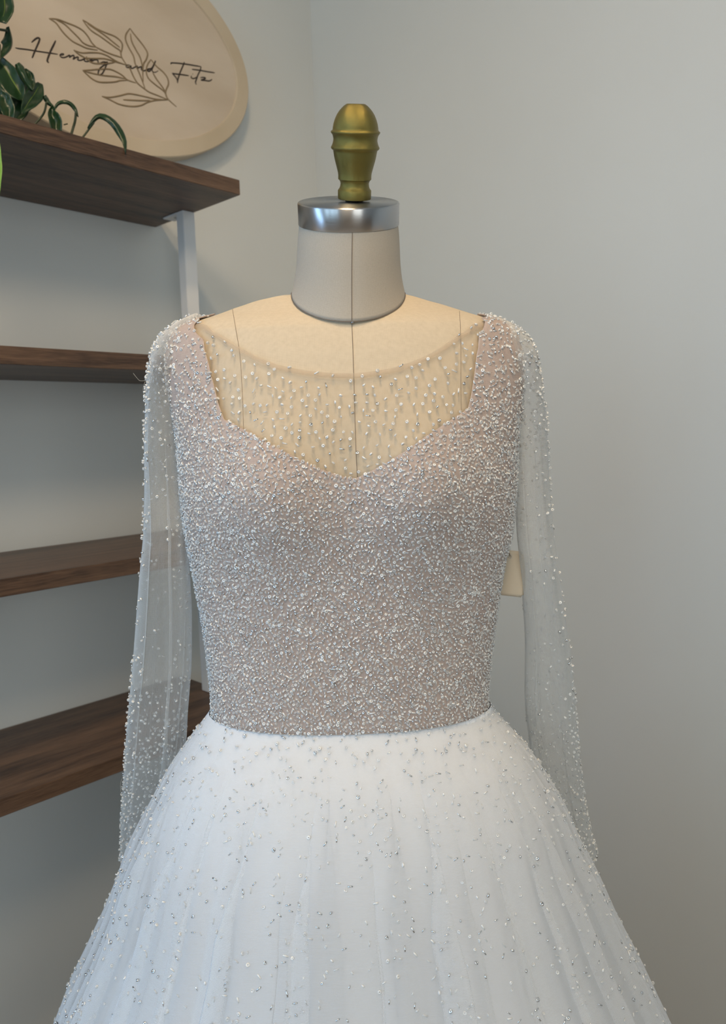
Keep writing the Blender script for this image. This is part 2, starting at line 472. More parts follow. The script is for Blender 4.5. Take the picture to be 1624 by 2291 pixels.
def stroke(pts, wpx, crop, closed=False, taper=.5):
    x0, y0, s = crop
    P = smooth_pts([(x0 + a/s, y0 + b/s) for a, b in pts], 5, closed)
    Q = np.array([onx(a, b, PXX) for a, b in P]) - np.array([WX0, SY, SZ])
    n = len(Q); w = np.array([wpx*.5*(1.0 - taper*(abs(2*i/(n - 1) - 1))**6) for i in range(n)])*.00072
    return tube(Q, w, 6, True, .45, nrm=np.array([1., 0, 0]))


cA = (40, 60, 6.767); cB = (260, 100, 6.767); cC = (100, 30, 5.239)
ink = [([(-40, 318), (20, 330), (150, 345), (300, 370), (450, 392), (605, 415)], 2.6, cA),
       ([(208, 235), (240, 205), (290, 170), (328, 175), (322, 215), (290, 290), (255, 370), (228, 440), (215, 472)], 3.2, cA),
       ([(572, 208), (545, 265), (505, 345), (470, 430), (445, 505), (450, 528), (470, 542)], 3.6, cA),
       ([(640, 432), (680, 428), (695, 412), (665, 408), (638, 428), (655, 458), (700, 465), (745, 448), (775, 430), (790, 440), (780, 462), (815, 440), (845, 432), (850, 455), (838, 490), (870, 468), (905, 455), (915, 470), (905, 498), (935, 508), (975, 500), (1010, 480), (1005, 510), (1030, 525), (1065, 522), (1110, 490), (1125, 495), (1085, 520), (1120, 520), (1165, 500), (1215, 510), (1210, 535), (1245, 550), (1290, 540)], 2.6, cA),
       ([(1035, 452), (1042, 460)], 3.4, cA),
       ([(1340, 535), (1300, 530), (1255, 550), (1290, 560), (1340, 540), (1355, 535), (1335, 590), (1310, 650), (1275, 710), (1235, 728), (1215, 705), (1235, 640), (1290, 590), (1350, 565), (1445, 548)], 3.0, cA),
       ([(215, 315), (175, 305), (148, 325), (170, 348), (215, 330), (225, 320), (222, 350), (245, 358), (290, 335), (320, 325), (322, 355), (355, 340), (385, 335), (380, 375), (420, 395), (465, 375), (500, 365), (530, 372), (500, 405), (470, 390), (500, 370), (540, 350), (575, 290), (595, 245), (570, 310), (545, 370), (550, 405), (590, 418), (635, 395)], 2.8, cB),
       ([(830, 298), (828, 282), (850, 275), (950, 282), (1080, 298), (1200, 318), (1285, 332)], 3.0, cB),
       ([(1032, 262), (1010, 320), (975, 400), (950, 470), (930, 540), (928, 580)], 3.2, cB),
       ([(845, 432), (900, 442), (980, 452), (1100, 468)], 3.0, cB),
       ([(850, 437), (900, 490), (930, 545)], 3.0, cB),
       ([(1285, 332), (1270, 390), (1240, 450), (1215, 520), (1200, 570), (1215, 605)], 3.0, cB),
       ([(1145, 372), (1250, 385), (1380, 408), (1492, 425)], 2.8, cB),
       ([(1155, 440), (1160, 446)], 3.0, cB),
       ([(1140, 470), (1135, 498), (1165, 512), (1205, 500), (1225, 480)], 2.6, cB),
       ([(1275, 498), (1320, 495), (1352, 505), (1320, 525), (1285, 535), (1340, 540), (1410, 548), (1450, 522)], 3.0, cB)]
v, f = join([stroke(k[0], k[1]*1.3, k[2]) for k in ink]); mobj('lettering', v, f, M_ink, sign)
gold = [[(50, 60), (130, 110), (190, 190), (250, 260), (330, 330), (420, 375), (500, 410), (620, 430)],
        [(50, 60), (150, 70), (270, 115), (370, 155), (450, 205), (510, 275), (545, 335), (580, 375), (620, 410)],
        [(130, 75), (230, 125), (320, 210), (400, 290), (450, 345), (520, 380), (600, 395)],
        [(600, 395), (700, 445), (800, 485), (910, 520)],
        [(445, 75), (490, 140), (550, 205), (650, 270), (740, 335), (830, 400), (885, 440), (900, 510), (950, 590)],
        [(445, 75), (510, 115), (610, 180), (720, 230), (810, 265), (875, 310), (908, 360), (905, 420), (890, 470)],
        [(500, 120), (620, 200), (720, 270), (800, 335), (880, 400)],
        [(1000, 175), (955, 240), (948, 310), (985, 400), (1040, 500), (1060, 590), (1100, 680), (1140, 780), (1175, 880)],
        [(1000, 175), (1045, 240), (1110, 320), (1170, 400), (1205, 470), (1190, 540), (1160, 590), (1150, 690), (1155, 800)],
        [(1005, 235), (1020, 330), (1070, 430), (1115, 510), (1140, 600), (1150, 680)],
        [(340, 430), (400, 480), (470, 520), (560, 580), (660, 590), (760, 585), (830, 570)],
        [(340, 430), (430, 462), (540, 460), (640, 465), (730, 495), (810, 545), (880, 580), (960, 605)],
        [(470, 520), (560, 530), (690, 530), (790, 555), (900, 590)],
        [(950, 590), (1000, 650), (1040, 740), (1090, 820), (1170, 885), (1230, 925), (1330, 965), (1440, 1010)],
        [(445, 668), (530, 665), (640, 655), (760, 655), (850, 690), (920, 735), (970, 780), (1070, 815)],
        [(445, 668), (500, 720), (560, 770), (640, 805), (760, 808), (840, 800), (880, 788), (970, 785)],
        [(470, 680), (570, 705), (700, 730), (830, 742), (940, 765)],
        [(1245, 540), (1205, 600), (1190, 680), (1215, 760), (1290, 830), (1370, 890), (1410, 930), (1440, 1000)],
        [(1245, 540), (1310, 620), (1390, 690), (1440, 760), (1450, 830), (1425, 890), (1420, 950), (1450, 1010), (1545, 1095)],
        [(1265, 690), (1310, 770), (1370, 850), (1410, 910)],
        [(670, 972), (760, 985), (880, 965), (980, 942), (1080, 955), (1190, 980), (1300, 1005), (1440, 1015)],
        [(670, 972), (760, 1010), (860, 1060), (960, 1085), (1060, 1090), (1140, 1075), (1200, 1045), (1300, 1020), (1440, 1015)],
        [(920, 1012), (1020, 1018), (1130, 1022), (1240, 1022)]]
v, f = join([stroke(k, 4.3, cC) for k in gold]); mobj('leaf_drawing', v, f, M_gold_ink, sign)

# ================================================================== POTHOS
plant = empty('pothos_plant', (-1.235, .34, Z0 + tops[0]))
tag(plant, 'trailing green pothos plant with glossy leaves on the top walnut shelf, beside the oval sign', 'plant')
PL = np.array([-1.235, .34, tops[0]])


def above_board(p):
    if p[0] < XF - .001: p = np.array([p[0], p[1], max(p[2], tops[0] + .0022)])
    return p


def leaf(spine, wl, wr, xs, curl=.25, m=M_leaf, name='leaf', vein=None, n=14, cols=9):
    """blade laid along a spine surveyed from the photo; xs = distance from the lens plane along the spine"""
    S = smooth_pts(spine, 6); t = np.linspace(0, 1, len(S))
    S = np.stack([np.interp(np.linspace(0, 1, n), t, S[:, k]) for k in (0, 1)], 1); t = np.linspace(0, 1, n)
    WL = np.interp(t, np.linspace(0, 1, len(wl)), wl); WR = np.interp(t, np.linspace(0, 1, len(wr)), wr)
    XS = np.interp(t, np.linspace(0, 1, len(xs)), xs)
    Tn = np.gradient(S, axis=0); Tn /= np.linalg.norm(Tn, axis=1)[:, None] + 1e-9
    Nn = np.stack([Tn[:, 1], -Tn[:, 0]], 1)
    P = np.zeros((n, cols, 3))
    for i in range(n):
        for j in range(cols):
            u = j/(cols - 1)*2 - 1; w = WL[i] if u < 0 else WR[i]
            q = S[i] + Nn[i]*u*w
            wm = max(WL[i], WR[i])*.0006
            P[i, j] = above_board(onx(q[0], q[1], XS[i] + curl*wm*2.2*abs(u)**1.4 + .0012*math.sin(i*1.3 + j))) - PL
    v, f = grid(P); o = mobj(name, v, f, m, plant)
    md = o.modifiers.new('thickness', 'SOLIDIFY'); md.thickness = .0006; md.offset = 0
    if vein:
        mid = P[2:-2, cols//2] + np.array([.0012, 0, 0])
        a, b = tube(mid, np.interp(np.linspace(0, 1, len(mid)), [0, .5, 1], [.0002, vein, .0002]), 6, True, .3, nrm=np.array([1., 0, 0]))
        mobj('midrib', a, b, M_vein, o)
    return o


def vine(pts, xs, r=.0016):
    P = smooth_pts(pts, 6); X = np.interp(np.linspace(0, 1, len(P)), np.linspace(0, 1, len(xs)), xs)
    Q = np.array([above_board(onx(a, b, x)) for (a, b), x in zip(P, X)]) - PL
    v, f = tube(Q, r, 8); mobj('vine', v, f, M_stem, plant)


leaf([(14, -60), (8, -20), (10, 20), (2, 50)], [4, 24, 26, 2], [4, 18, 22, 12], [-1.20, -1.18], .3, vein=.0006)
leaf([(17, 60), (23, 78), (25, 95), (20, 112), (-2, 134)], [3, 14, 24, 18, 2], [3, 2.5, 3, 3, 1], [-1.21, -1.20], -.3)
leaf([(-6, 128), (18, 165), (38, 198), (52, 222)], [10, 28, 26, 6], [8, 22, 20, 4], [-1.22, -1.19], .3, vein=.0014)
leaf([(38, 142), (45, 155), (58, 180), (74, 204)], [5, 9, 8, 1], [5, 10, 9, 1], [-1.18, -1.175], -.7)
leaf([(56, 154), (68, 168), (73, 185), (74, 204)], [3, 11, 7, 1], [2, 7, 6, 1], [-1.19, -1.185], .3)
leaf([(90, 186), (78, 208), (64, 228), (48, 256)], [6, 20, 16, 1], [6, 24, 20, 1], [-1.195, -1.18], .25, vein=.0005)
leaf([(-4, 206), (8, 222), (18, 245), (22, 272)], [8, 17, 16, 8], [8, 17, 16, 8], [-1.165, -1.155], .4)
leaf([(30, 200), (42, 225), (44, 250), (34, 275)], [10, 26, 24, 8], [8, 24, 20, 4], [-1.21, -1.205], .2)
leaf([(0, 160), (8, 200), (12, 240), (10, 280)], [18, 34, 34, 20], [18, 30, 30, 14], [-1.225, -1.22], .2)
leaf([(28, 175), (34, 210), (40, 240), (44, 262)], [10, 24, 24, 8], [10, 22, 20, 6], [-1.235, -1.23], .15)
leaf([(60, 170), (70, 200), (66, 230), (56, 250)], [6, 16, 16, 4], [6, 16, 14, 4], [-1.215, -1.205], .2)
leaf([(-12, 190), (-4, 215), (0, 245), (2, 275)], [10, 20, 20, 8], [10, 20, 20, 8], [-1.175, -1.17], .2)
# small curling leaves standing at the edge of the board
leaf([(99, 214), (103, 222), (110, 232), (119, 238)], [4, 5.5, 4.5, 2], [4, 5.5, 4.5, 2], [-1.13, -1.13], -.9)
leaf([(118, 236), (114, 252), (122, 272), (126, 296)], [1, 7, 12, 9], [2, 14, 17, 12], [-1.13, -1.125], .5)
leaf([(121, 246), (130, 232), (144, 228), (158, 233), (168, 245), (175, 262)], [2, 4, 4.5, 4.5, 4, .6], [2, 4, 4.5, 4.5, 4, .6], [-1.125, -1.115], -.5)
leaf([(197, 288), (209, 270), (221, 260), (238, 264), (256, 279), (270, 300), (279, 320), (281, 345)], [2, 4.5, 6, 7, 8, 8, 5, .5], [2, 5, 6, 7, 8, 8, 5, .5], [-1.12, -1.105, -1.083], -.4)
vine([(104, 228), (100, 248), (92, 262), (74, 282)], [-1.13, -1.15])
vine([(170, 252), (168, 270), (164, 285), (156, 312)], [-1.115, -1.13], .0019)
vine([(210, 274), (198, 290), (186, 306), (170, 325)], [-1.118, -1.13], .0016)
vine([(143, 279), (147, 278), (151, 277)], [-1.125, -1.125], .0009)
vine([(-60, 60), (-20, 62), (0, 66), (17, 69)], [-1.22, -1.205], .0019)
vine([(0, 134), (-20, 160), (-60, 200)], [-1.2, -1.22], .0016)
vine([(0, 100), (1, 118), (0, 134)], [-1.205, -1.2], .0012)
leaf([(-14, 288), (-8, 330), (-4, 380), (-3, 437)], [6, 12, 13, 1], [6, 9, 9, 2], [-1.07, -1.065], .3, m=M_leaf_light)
vine([(-14, 288), (-30, 262), (-60, 230), (-110, 225)], [-1.07, -1.12, -1.2], .0016)
# pot, saucer and soil, just outside the picture
v, f = lathe([(.045, .002), (.052, .003), (.070, .095), (.074, .098), (.074, .112), (.068, .112), (.066, .098), (.064, .092)], 40)
o = mobj('pot', v, f, M_pot, plant); auto_smooth(o)
v, f = lathe([(.001, .09), (.066, .088), (.066, .086)], 30); mobj('soil', v, f, M_stem, plant)
for k, (pp, xx) in enumerate([([(-60, 60), (-90, 120), (-110, 200)], [-1.22, -1.235]), ([(-60, 200), (-90, 190), (-115, 225)], [-1.22, -1.235]),
                              ([(-30, 205), (-70, 190), (-105, 215)], [-1.2, -1.23]), ([(-10, -50), (-60, 40), (-100, 170)], [-1.2, -1.23])]):
    vine(pp, xx, .0017)

# ================================================================== DRESS FORM
D = .76                                        # distance of the form's axis
ROOT = np.array([-.012, D, 0.])
root_room = RM @ ROOT
form = empty('dress_form', (root_room[0], root_room[1], 0), AZ)
tag(form, 'linen covered tailor dress form with steel neck cap and gold finial, under the gown', 'dress form')
gown = empty('wedding_dress', (root_room[0], root_room[1], 0), AZ)
tag(gown, 'white beaded wedding gown with sheer long sleeves, displayed on the linen dress form', 'dress')
FL = np.array([ROOT[0], ROOT[1], -CAMZ])       # heading frame -> the form's own frame: subtract


def prof(tbl):
    a = np.array([ony(x, y, D)[[2, 0]] for y, x in tbl]); i = np.argsort(a[:, 0]); a = a[i]
    return a[:, 0], a[:, 1]


rowz = lambda r: ony(780, r, D)[2]
LT = [(655, 652), (664, 605), (674, 562), (684, 535), (692, 512), (702, 487), (712, 460), (722, 428), (738, 400), (758, 384), (800, 377), (850, 381), (900, 389), (950, 398),
      (1000, 405), (1050, 410), (1100, 413), (1150, 418), (1200, 425), (1250, 435), (1300, 444), (1350, 454), (1400, 462), (1450, 469), (1500, 475), (1550, 479), (1592, 480),
      (1650, 455), (1750, 405), (1850, 390), (2000, 400)]
RT = [(655, 906), (664, 940), (674, 971), (682, 1000), (690, 1024), (698, 1048), (706, 1072), (716, 1104), (730, 1132), (750, 1152), (790, 1163), (850, 1166), (900, 1162), (950, 1155),
      (1000, 1150), (1050, 1148), (1100, 1146), (1150, 1142), (1200, 1136), (1250, 1122), (1300, 1114), (1350, 1107), (1400, 1100), (1450, 1094), (1500, 1089), (1550, 1086), (1578, 1086),
      (1650, 1115), (1750, 1165), (1850, 1180), (2000, 1170)]
lz, lx = prof(LT); rz, rx = prof(RT)
_fr = [(650, .003), (655, .005), (680, .023), (700, .035), (720, .048), (740, .058), (770, .065), (800, .071), (850, .079), (900, .085), (950, .090), (1000, .093), (1050, .095), (1100, .095),
       (1150, .094), (1200, .091), (1250, .088), (1300, .085), (1400, .080), (1500, .076), (1600, .073), (1700, .090), (1850, .1), (2000, .1)]
_bk = [(650, .003), (655, .005), (680, .022), (700, .034), (740, .052), (800, .070), (900, .082), (1000, .085), (1200, .080), (1400, .074), (1600, .073), (1700, .09), (1850, .11), (2000, .11)]
fz = np.array([rowz(r) for r, _ in _fr])[::-1]; ff = np.array([f_ for _, f_ in _fr])[::-1]
bz = np.array([rowz(r) for r, _ in _bk])[::-1]; bb = np.array([f_ for _, f_ in _bk])[::-1]
NE = 2.25
BUSTZ = rowz(1082)


def S(th, z, off=0.):
    """surface of the bodice block in the heading frame; th 0 right, pi/2 front, pi left"""
    l = np.interp(z, lz, lx) - off; r = np.interp(z, rz, rx) + off
    cx, hw = (l + r)/2, (r - l)/2
    c, s = math.cos(th), math.sin(th)
    x = cx + hw*math.copysign(abs(c)**(2/NE), c)
    d = (np.interp(z, fz, ff) if s >= 0 else np.interp(z, bz, bb)) + off
    y = D - d*math.copysign(abs(s)**(2/NE), s)
    if s > 0:
        dz = z - BUSTZ
        sz = .060 if dz > 0 else .054
        for bx in (-.088, .060):
            y -= .0205*math.exp(-((x - bx)/.052)**2 - (dz/sz)**2)*min(1, s*2.2)
    return np.array([x, y, z])


def theta_of(x, z, off=0.):
    l = np.interp(z, lz, lx) - off; r = np.interp(z, rz, rx) + off
    c = (x - (l + r)/2)/((r - l)/2); c = max(-1, min(1, c))
    return math.acos(math.copysign(abs(c)**(NE/2), c))


def surf(zs, off, n=160):
    return np.array([[S(2*math.pi*j/n, z, off) for j in range(n)] for z in zs])


zt = np.concatenate([np.linspace(rowz(655), rowz(760), 30), np.linspace(rowz(760), rowz(2000), 110)[1:]])
TO = surf(zt, -.0045)
v, f = grid(TO, True); NV = 160
f = [tuple(reversed(q)) for q in f]
f.append(tuple(range(NV))[::-1]); f.append(tuple(range(len(v) - NV, len(v))))
f = [tuple(reversed(q)) for q in f]
torso = mobj('torso', v - FL, f, M_linen, form)
bvh_t = BVHTree.FromPolygons([tuple(p) for p in v], [tuple(map(int, q)) for q in f])

# neck: from the slanted seam ring up to the tilted cap
nL, nR = ony(652, 655, D), ony(906, 655, D); nF = ony(784, 719, D - .057)
n0 = (nL + nR)/2; nX = (nR - nL)/2; nFv = nF - n0; nFv[0] = 0
CD = D - .026
cL, cR = ony(667.5, 503, CD), ony(892.5, 503, CD)
c0 = (cL + cR)/2; cX = (cR - cL)/2; cr = np.linalg.norm(cX); TL = math.radians(23)
cF = np.array([0, -math.cos(TL), -math.sin(TL)])*cr
axis = np.cross(cX, -cF); axis /= np.linalg.norm(axis)
if axis[2] < 0: axis = -axis
rows = []
for k in range(25):
    t = k/24
    a = t; C0 = n0*(1 - a) + c0*a
    w = (1 - t)**1.0
    flare = 1 + .0*t
    X = nX*(1 - t) + cX*t*.985; Fv = nFv*(1 - t) + cF*t*.985
    g = 1 - .055*math.sin(math.pi*min(1, t*1.0))*(1 - t)
    rows.append([C0 + X*g*math.cos(p) + Fv*g*math.sin(p) for p in np.linspace(0, 2*math.pi, 72, endpoint=False)])
NK = np.array(rows)
# the ring sinks a little into the shoulders
NK = np.concatenate([n0 + (NK[:1] - n0)*.88 - np.array([0, 0, .006]), NK])
v, f = grid(NK, True)
v2 = v
neck = mobj('neck', v - FL, f, M_neck, form)
bvh_n = BVHTree.FromPolygons([tuple(p) for p in v], [tuple(map(int, q)) for q in f])

ex = cX/cr; ez = axis; ey = np.cross(ez, ex)


def on_axis(prof_, origin, n=72, tilt=0.):
    v, f = lathe(prof_, n)
    az = ez + ex*tilt; az /= np.linalg.norm(az); ay = np.cross(az, ex); ax = np.cross(ay, az)
    return np.array([origin + ax*p[0] + ay*p[1] + az*p[2] for p in v]), f


capH = .0205
v, f = on_axis([(cr*.9, .0), (cr - .0006, .0), (cr, .0006), (cr, capH - .0016), (cr - .0006, capH - .0005), (cr - .0018, capH), (cr*.5, capH + .0001), (.001, capH + .0001)], np.zeros(3))
BM = np.array([ex, ey, ez]).T
o = mobj('neck_cap', v @ BM, f, M_steel, form); auto_smooth(o, 60)
_c = c0 - FL; o.matrix_local = mathutils.Matrix([[*BM[0], _c[0]], [*BM[1], _c[1]], [*BM[2], _c[2]], [0, 0, 0, 1]])
px2m = CD/F*1.03
top0 = c0 + ez*(capH + .0004) + ex*(.0055)
v, f = on_axis([(.0085, 0), (.0085, .0016), (.006, .0017)], top0, 32)
mobj('finial_stub', v - FL, f, M_black, form)
FP = [(985, 146), (975, 151), (900, 151), (893, 146), (880, 137), (862, 131), (835, 128), (815, 133), (802, 142), (796, 149), (760, 149), (735, 152), (700, 160), (660, 170), (620, 180), (580, 188), (545, 193), (528, 196), (520, 208), (508, 215), (498, 214), (488, 208), (470, 201), (445, 195), (425, 194), (400, 199), (385, 205), (374, 214), (366, 217), (357, 215), (350, 205), (343, 200), (325, 199), (290, 193), (250, 181), (210, 164), (175, 142), (150, 120), (132, 102), (121, 86), (116, 78), (115, 70), (115, 4)]
s_ = px2m/4.09
v, f = on_axis([(r*s_*.93, (985 - y)*s_*.815) for y, r in FP], top0 + ez*.0016, 64, tilt=.022)
o = mobj('finial', v - FL, f, M_brass, form); auto_smooth(o, 50)


def cast(px, py, bvhs, lift=.0003):
    r = ray(px, py); r = r/np.linalg.norm(r); best = None
    for b in bvhs:
        h = b.ray_cast(Vector((0, 0, 0)), Vector(r))
        if h[0] is not None and (best is None or h[3] < best[1]): best = (np.array(h[0]), h[3])
    return None if best is None else best[0] - r*lift


def seam_line(pts, bvhs, r=.00035, n=10, lift=.0002):
    P = smooth_pts(pts, n); Q = [cast(a, b, bvhs, lift) for a, b in P]
    return tube(np.array([q for q in Q if q is not None]), r, 6)


parts = [seam_line([(788, 516), (787, 600), (787, 680), (787, 717)], [bvh_n]),
         seam_line([(787, 722), (790, 800), (793, 900), (796, 1000), (800, 1080)], [bvh_t], .0003),
         seam_line([(520, 692), (528, 740), (536, 790), (541, 860), (545, 960), (548, 1000)], [bvh_t], .00022),
         seam_line([(1028, 696), (1030, 740), (1031, 790), (1031, 860), (1032, 920), (1032, 960)], [bvh_t], .00022)]
ring = np.array([n0 + nX*1.004*math.cos(p) + nFv*1.006*math.sin(p) for p in np.linspace(.0, math.pi, 80)])
parts.append(tube(ring, .00028, 6))
v, f = join(parts); mobj('stitched_seam', np.array(v) - FL, f, M_thread, form)
pp = cast(788.5, 721, [bvh_t, bvh_n], .0008)
v, f = lathe([(.0001, -.0017), (.0011, -.0013), (.0017, 0), (.0011, .0013), (.0001, .0017)], 16)
mobj('pin_head', v + pp - FL, f, M_pin, form)
# the pole and base, hidden by the skirt
v, f = lathe([(.012, .02), (.012, CAMZ + rowz(1990))], 20); mobj('pole', v + np.array([-.01, 0, 0]), f, M_steel, form)
v, f = lathe([(.16, .0), (.16, .012), (.15, .02), (.001, .024)], 40); mobj('base', v + np.array([-.01, 0, 0]), f, M_black, form)

# ================================================================== GOWN
ZW = ony(470, 1588, D)[2]                       # waist seam
OB = .0012
bod_full = surf(np.linspace(ZW - .01, rowz(700), 120), OB)
vb, fb = grid(bod_full, True)
bvh_b = BVHTree.FromPolygons([tuple(p) for p in vb], [tuple(map(int, q)) for q in fb])

NL = [(444, 704), (447, 716), (456, 760), (466, 810), (478, 860), (489, 905), (501, 938), (530, 952), (560, 968), (600, 992), (640, 1012), (690, 1038), (735, 1056), (772, 1068), (796, 1070),
      (815, 1062), (850, 1043), (900, 1014), (950, 978), (985, 955), (1020, 932), (1047, 914), (1055, 880), (1061, 840), (1067, 790), (1072, 745), (1077, 712), (1080, 703)]
nl = []
for a, b in NL:
    q = cast(a, b, [bvh_b], 0)
    if q is None:
        q = ony(a, b, D); q = np.array([q[0], D, q[2]])
    nl.append((theta_of(q[0], q[2], OB), q[2]))
thn = np.array([t for t, _ in nl])[::-1]; zn = np.array([z for _, z in nl])[::-1]
for i in range(1, len(thn)): thn[i] = max(thn[i], thn[i - 1] + .002)
tR, tLft = thn[0], thn[-1]


def ztop(th):
    th = th % (2*math.pi)
    if thn[0] <= th <= thn[-1]: return float(np.interp(th, thn, zn))
    zr, zl = zn[0], zn[-1]
    if th < thn[0]: return zr
    u = min(1, (th - thn[-1])/(2*math.pi - thn[-1]))
    return float(zl*(1 - u) + zr*u - .05*math.sin(math.pi*u)**.5)


ths = sorted(set([round(t, 5) for t in np.linspace(0, 2*math.pi, 260, endpoint=False)] + [round(float(t), 5) for t in thn]))
def band(ths, zt_, zb_, off, n, pw=1.0):
    return np.array([[S(t, zb_(t) + (zt_(t) - zb_(t))*k/(n - 1), off) for t in ths] for k in range(n)])


BP = band(ths, ztop, lambda t: ZW, OB, 110)
v, f = grid(BP, True)
uvb = np.array([[t*.13, z] for z in np.linspace(0, .5, 110) for t in ths])
bodice = mobj('bodice', v - FL, f, M_bodice, gown)
md = bodice.modifiers.new('thickness', 'SOLIDIFY'); md.thickness = .0008; md.offset = -1
bvh_bo = BVHTree.FromPolygons([tuple(p) for p in v], [tuple(map(int, q)) for q in f])

# piping on the neckline, princess seams, waist seam
tt = np.linspace(tR, tLft, 260)
pip = [S(t, ztop(t) - .0004, OB + .0003) for t in np.interp(np.linspace(0, 1, 300), np.linspace(0, 1, len(thn)), thn)]
v, f = tube(np.array(pip), .0005, 6); mobj('neckline_piping', v - FL, f, M_piping, gown)
lseam = [(409, 996), (430, 1028), (455, 1065), (482, 1108), (505, 1150), (526, 1205), (543, 1262), (556, 1320), (565, 1380), (571, 1420)]
rseam = [(1141, 1010), (1118, 1048), (1092, 1100), (1068, 1150), (1050, 1205), (1034, 1265), (1022, 1320), (1012, 1380), (1008, 1420)]
for sp in (lseam, rseam):
    v, f = seam_line(sp, [bvh_bo], .0005, 6, .0003); mobj('princess_seam', np.array(v) - FL, f, M_bodnet, gown)
ws = np.array([S(t, ZW, OB + .0006) for t in np.linspace(0, 2*math.pi, 160)])
v, f = tube(ws, .0004, 6, False); mobj('waist_seam', v - FL, f, M_piping, gown)

# illusion yoke
BT = [(446, 709), (470, 727), (500, 750), (530, 770), (575, 796), (620, 815), (660, 825), (700, 831), (745, 835), (790, 836), (830, 832), (870, 825), (910, 813), (950, 796), (985, 775), (1020, 750), (1050, 726), (1077, 707)]
bt = []
OY = -.0012
for a, b in BT:
    q = cast(a, b, [bvh_t], 0)
    if q is None: continue
    bt.append((theta_of(q[0], q[2], -.0045), q[2]))
bt += [(tLft, ztop(tLft) - .0005), (tR, ztop(tR) - .0005)]
bt.sort(); tb = np.array([t for t, _ in bt]); zb = np.array([z for _, z in bt])
zboat = lambda t: float(np.interp(t, tb, zb))
tys = np.linspace(max(tR, tb[0]) + .001, min(tLft, tb[-1]) - .001, 200)
YP = np.array([[S(t, min(ztop(t) - .004, zboat(t)) + (zboat(t) - min(ztop(t) - .004, zboat(t)))*k/39, OY) for t in tys] for k in range(40)])
v, f = grid(YP); yoke = mobj('yoke', v - FL, f, M_yoke, gown)
BD = np.array([[S(t, zboat(t) - .0045*(k/3), OY + .0004 + .0004*math.sin(math.pi*k/3)) for t in tys] for k in range(4)])
v, f = grid(BD); mobj('neckline_binding', v - FL, f, M_binding, gown)

# ------------------------------------------------ skirt
SLt = [(1588, 470), (1630, 440), (1660, 418), (1690, 398), (1718, 380), (1760, 358), (1808, 337), (1850, 316), (1903, 294), (1977, 272), (2054, 241), (2131, 206), (2205, 171), (2291, 140), (2420, 88), (2700, -20), (3600, -330)]
SRt = [(1576, 1096), (1610, 1125), (1640, 1152), (1670, 1180), (1705, 1204), (1758, 1239), (1800, 1260), (1855, 1281), (1926, 1319), (2016, 1358), (2116, 1410), (2213, 1455), (2291, 1492), (2420, 1552), (2700, 1665), (3600, 1990)]
slz, slx = prof(SLt); srz, srx = prof(SRt)
ZB = -CAMZ + .015


def skirt(inset, depth_k, fold, seed, nth=420, nz=90, zbot=ZB, ztopo=0.):
    r_ = np.random.default_rng(seed)
    ks = [17, 26, 41]; ph = r_.uniform(0, 6.28, 6); P = []
    zs = ZW + ztopo - (ZW + ztopo - zbot)*np.linspace(0, 1, nz)**1.35
    for z in zs:
        l = np.interp(z, slz, slx); r = np.interp(z, srz, srx); g = min(1, (ZW - z)/.25) if z < ZW else 0
        l += inset*g; r -= inset*g
        cx, hw = (l + r)/2, (r - l)/2
        d0 = .0745; gd = hw/.146
        dep = d0 + (hw - .146)*depth_k
        row = []
        u = max(0., (ZW - z))
        A = fold*min(1, u/.16)
        for j in range(nth):
            t = 2*math.pi*j/nth
            fl = sum(math.sin(k*t + ph[i] + .9*math.sin(3*t + ph[i + 3]) + u*(1.5 - i))*a_ for i, (k, a_) in enumerate(zip(ks, (.5, .75, .4))))
            t2 = t + A*fl*.085
            rad = 1 + A*.015*sum(math.cos(k*t + ph[i] + .9*math.sin(3*t + ph[i + 3]) + u*(1.5 - i)) for i, k in enumerate(ks))
            c, s = math.cos(t2), math.sin(t2)
            row.append((cx + hw*rad*math.copysign(abs(c)**.93, c), D - dep*rad*math.copysign(abs(s)**.93, s), z))
        P.append(row)
    return np.array(P)


def uv_grid(P):
    du = np.linalg.norm(np.diff(P, axis=1), axis=2); u = np.concatenate([np.zeros((len(P), 1)), np.cumsum(du, 1)], 1)
    dv = np.linalg.norm(np.diff(P, axis=0), axis=2).mean(1); vv = np.concatenate([[0], np.cumsum(dv)])
    return np.stack([u, np.repeat(vv[:, None], P.shape[1], 1)], 2).reshape(-1, 2)


SK0 = skirt(.046, .80, .35, 3, 200, 50)
v, f = grid(SK0, True); mobj('satin_underskirt', v - FL, f, M_satin, gown)
SK1 = skirt(.022, .86, .9, 5, 420, 60)
v, f = grid(SK1, True); mobj('inner_tulle_layer', v - FL, f, M_tulle_in, gown)
SK2 = skirt(.0, .92, 1.0, 9, 460, 70)
v, f = grid(SK2, True); skirt_o = mobj('tulle_overskirt', v - FL, f, M_tulle, gown, uv=uv_grid(SK2))

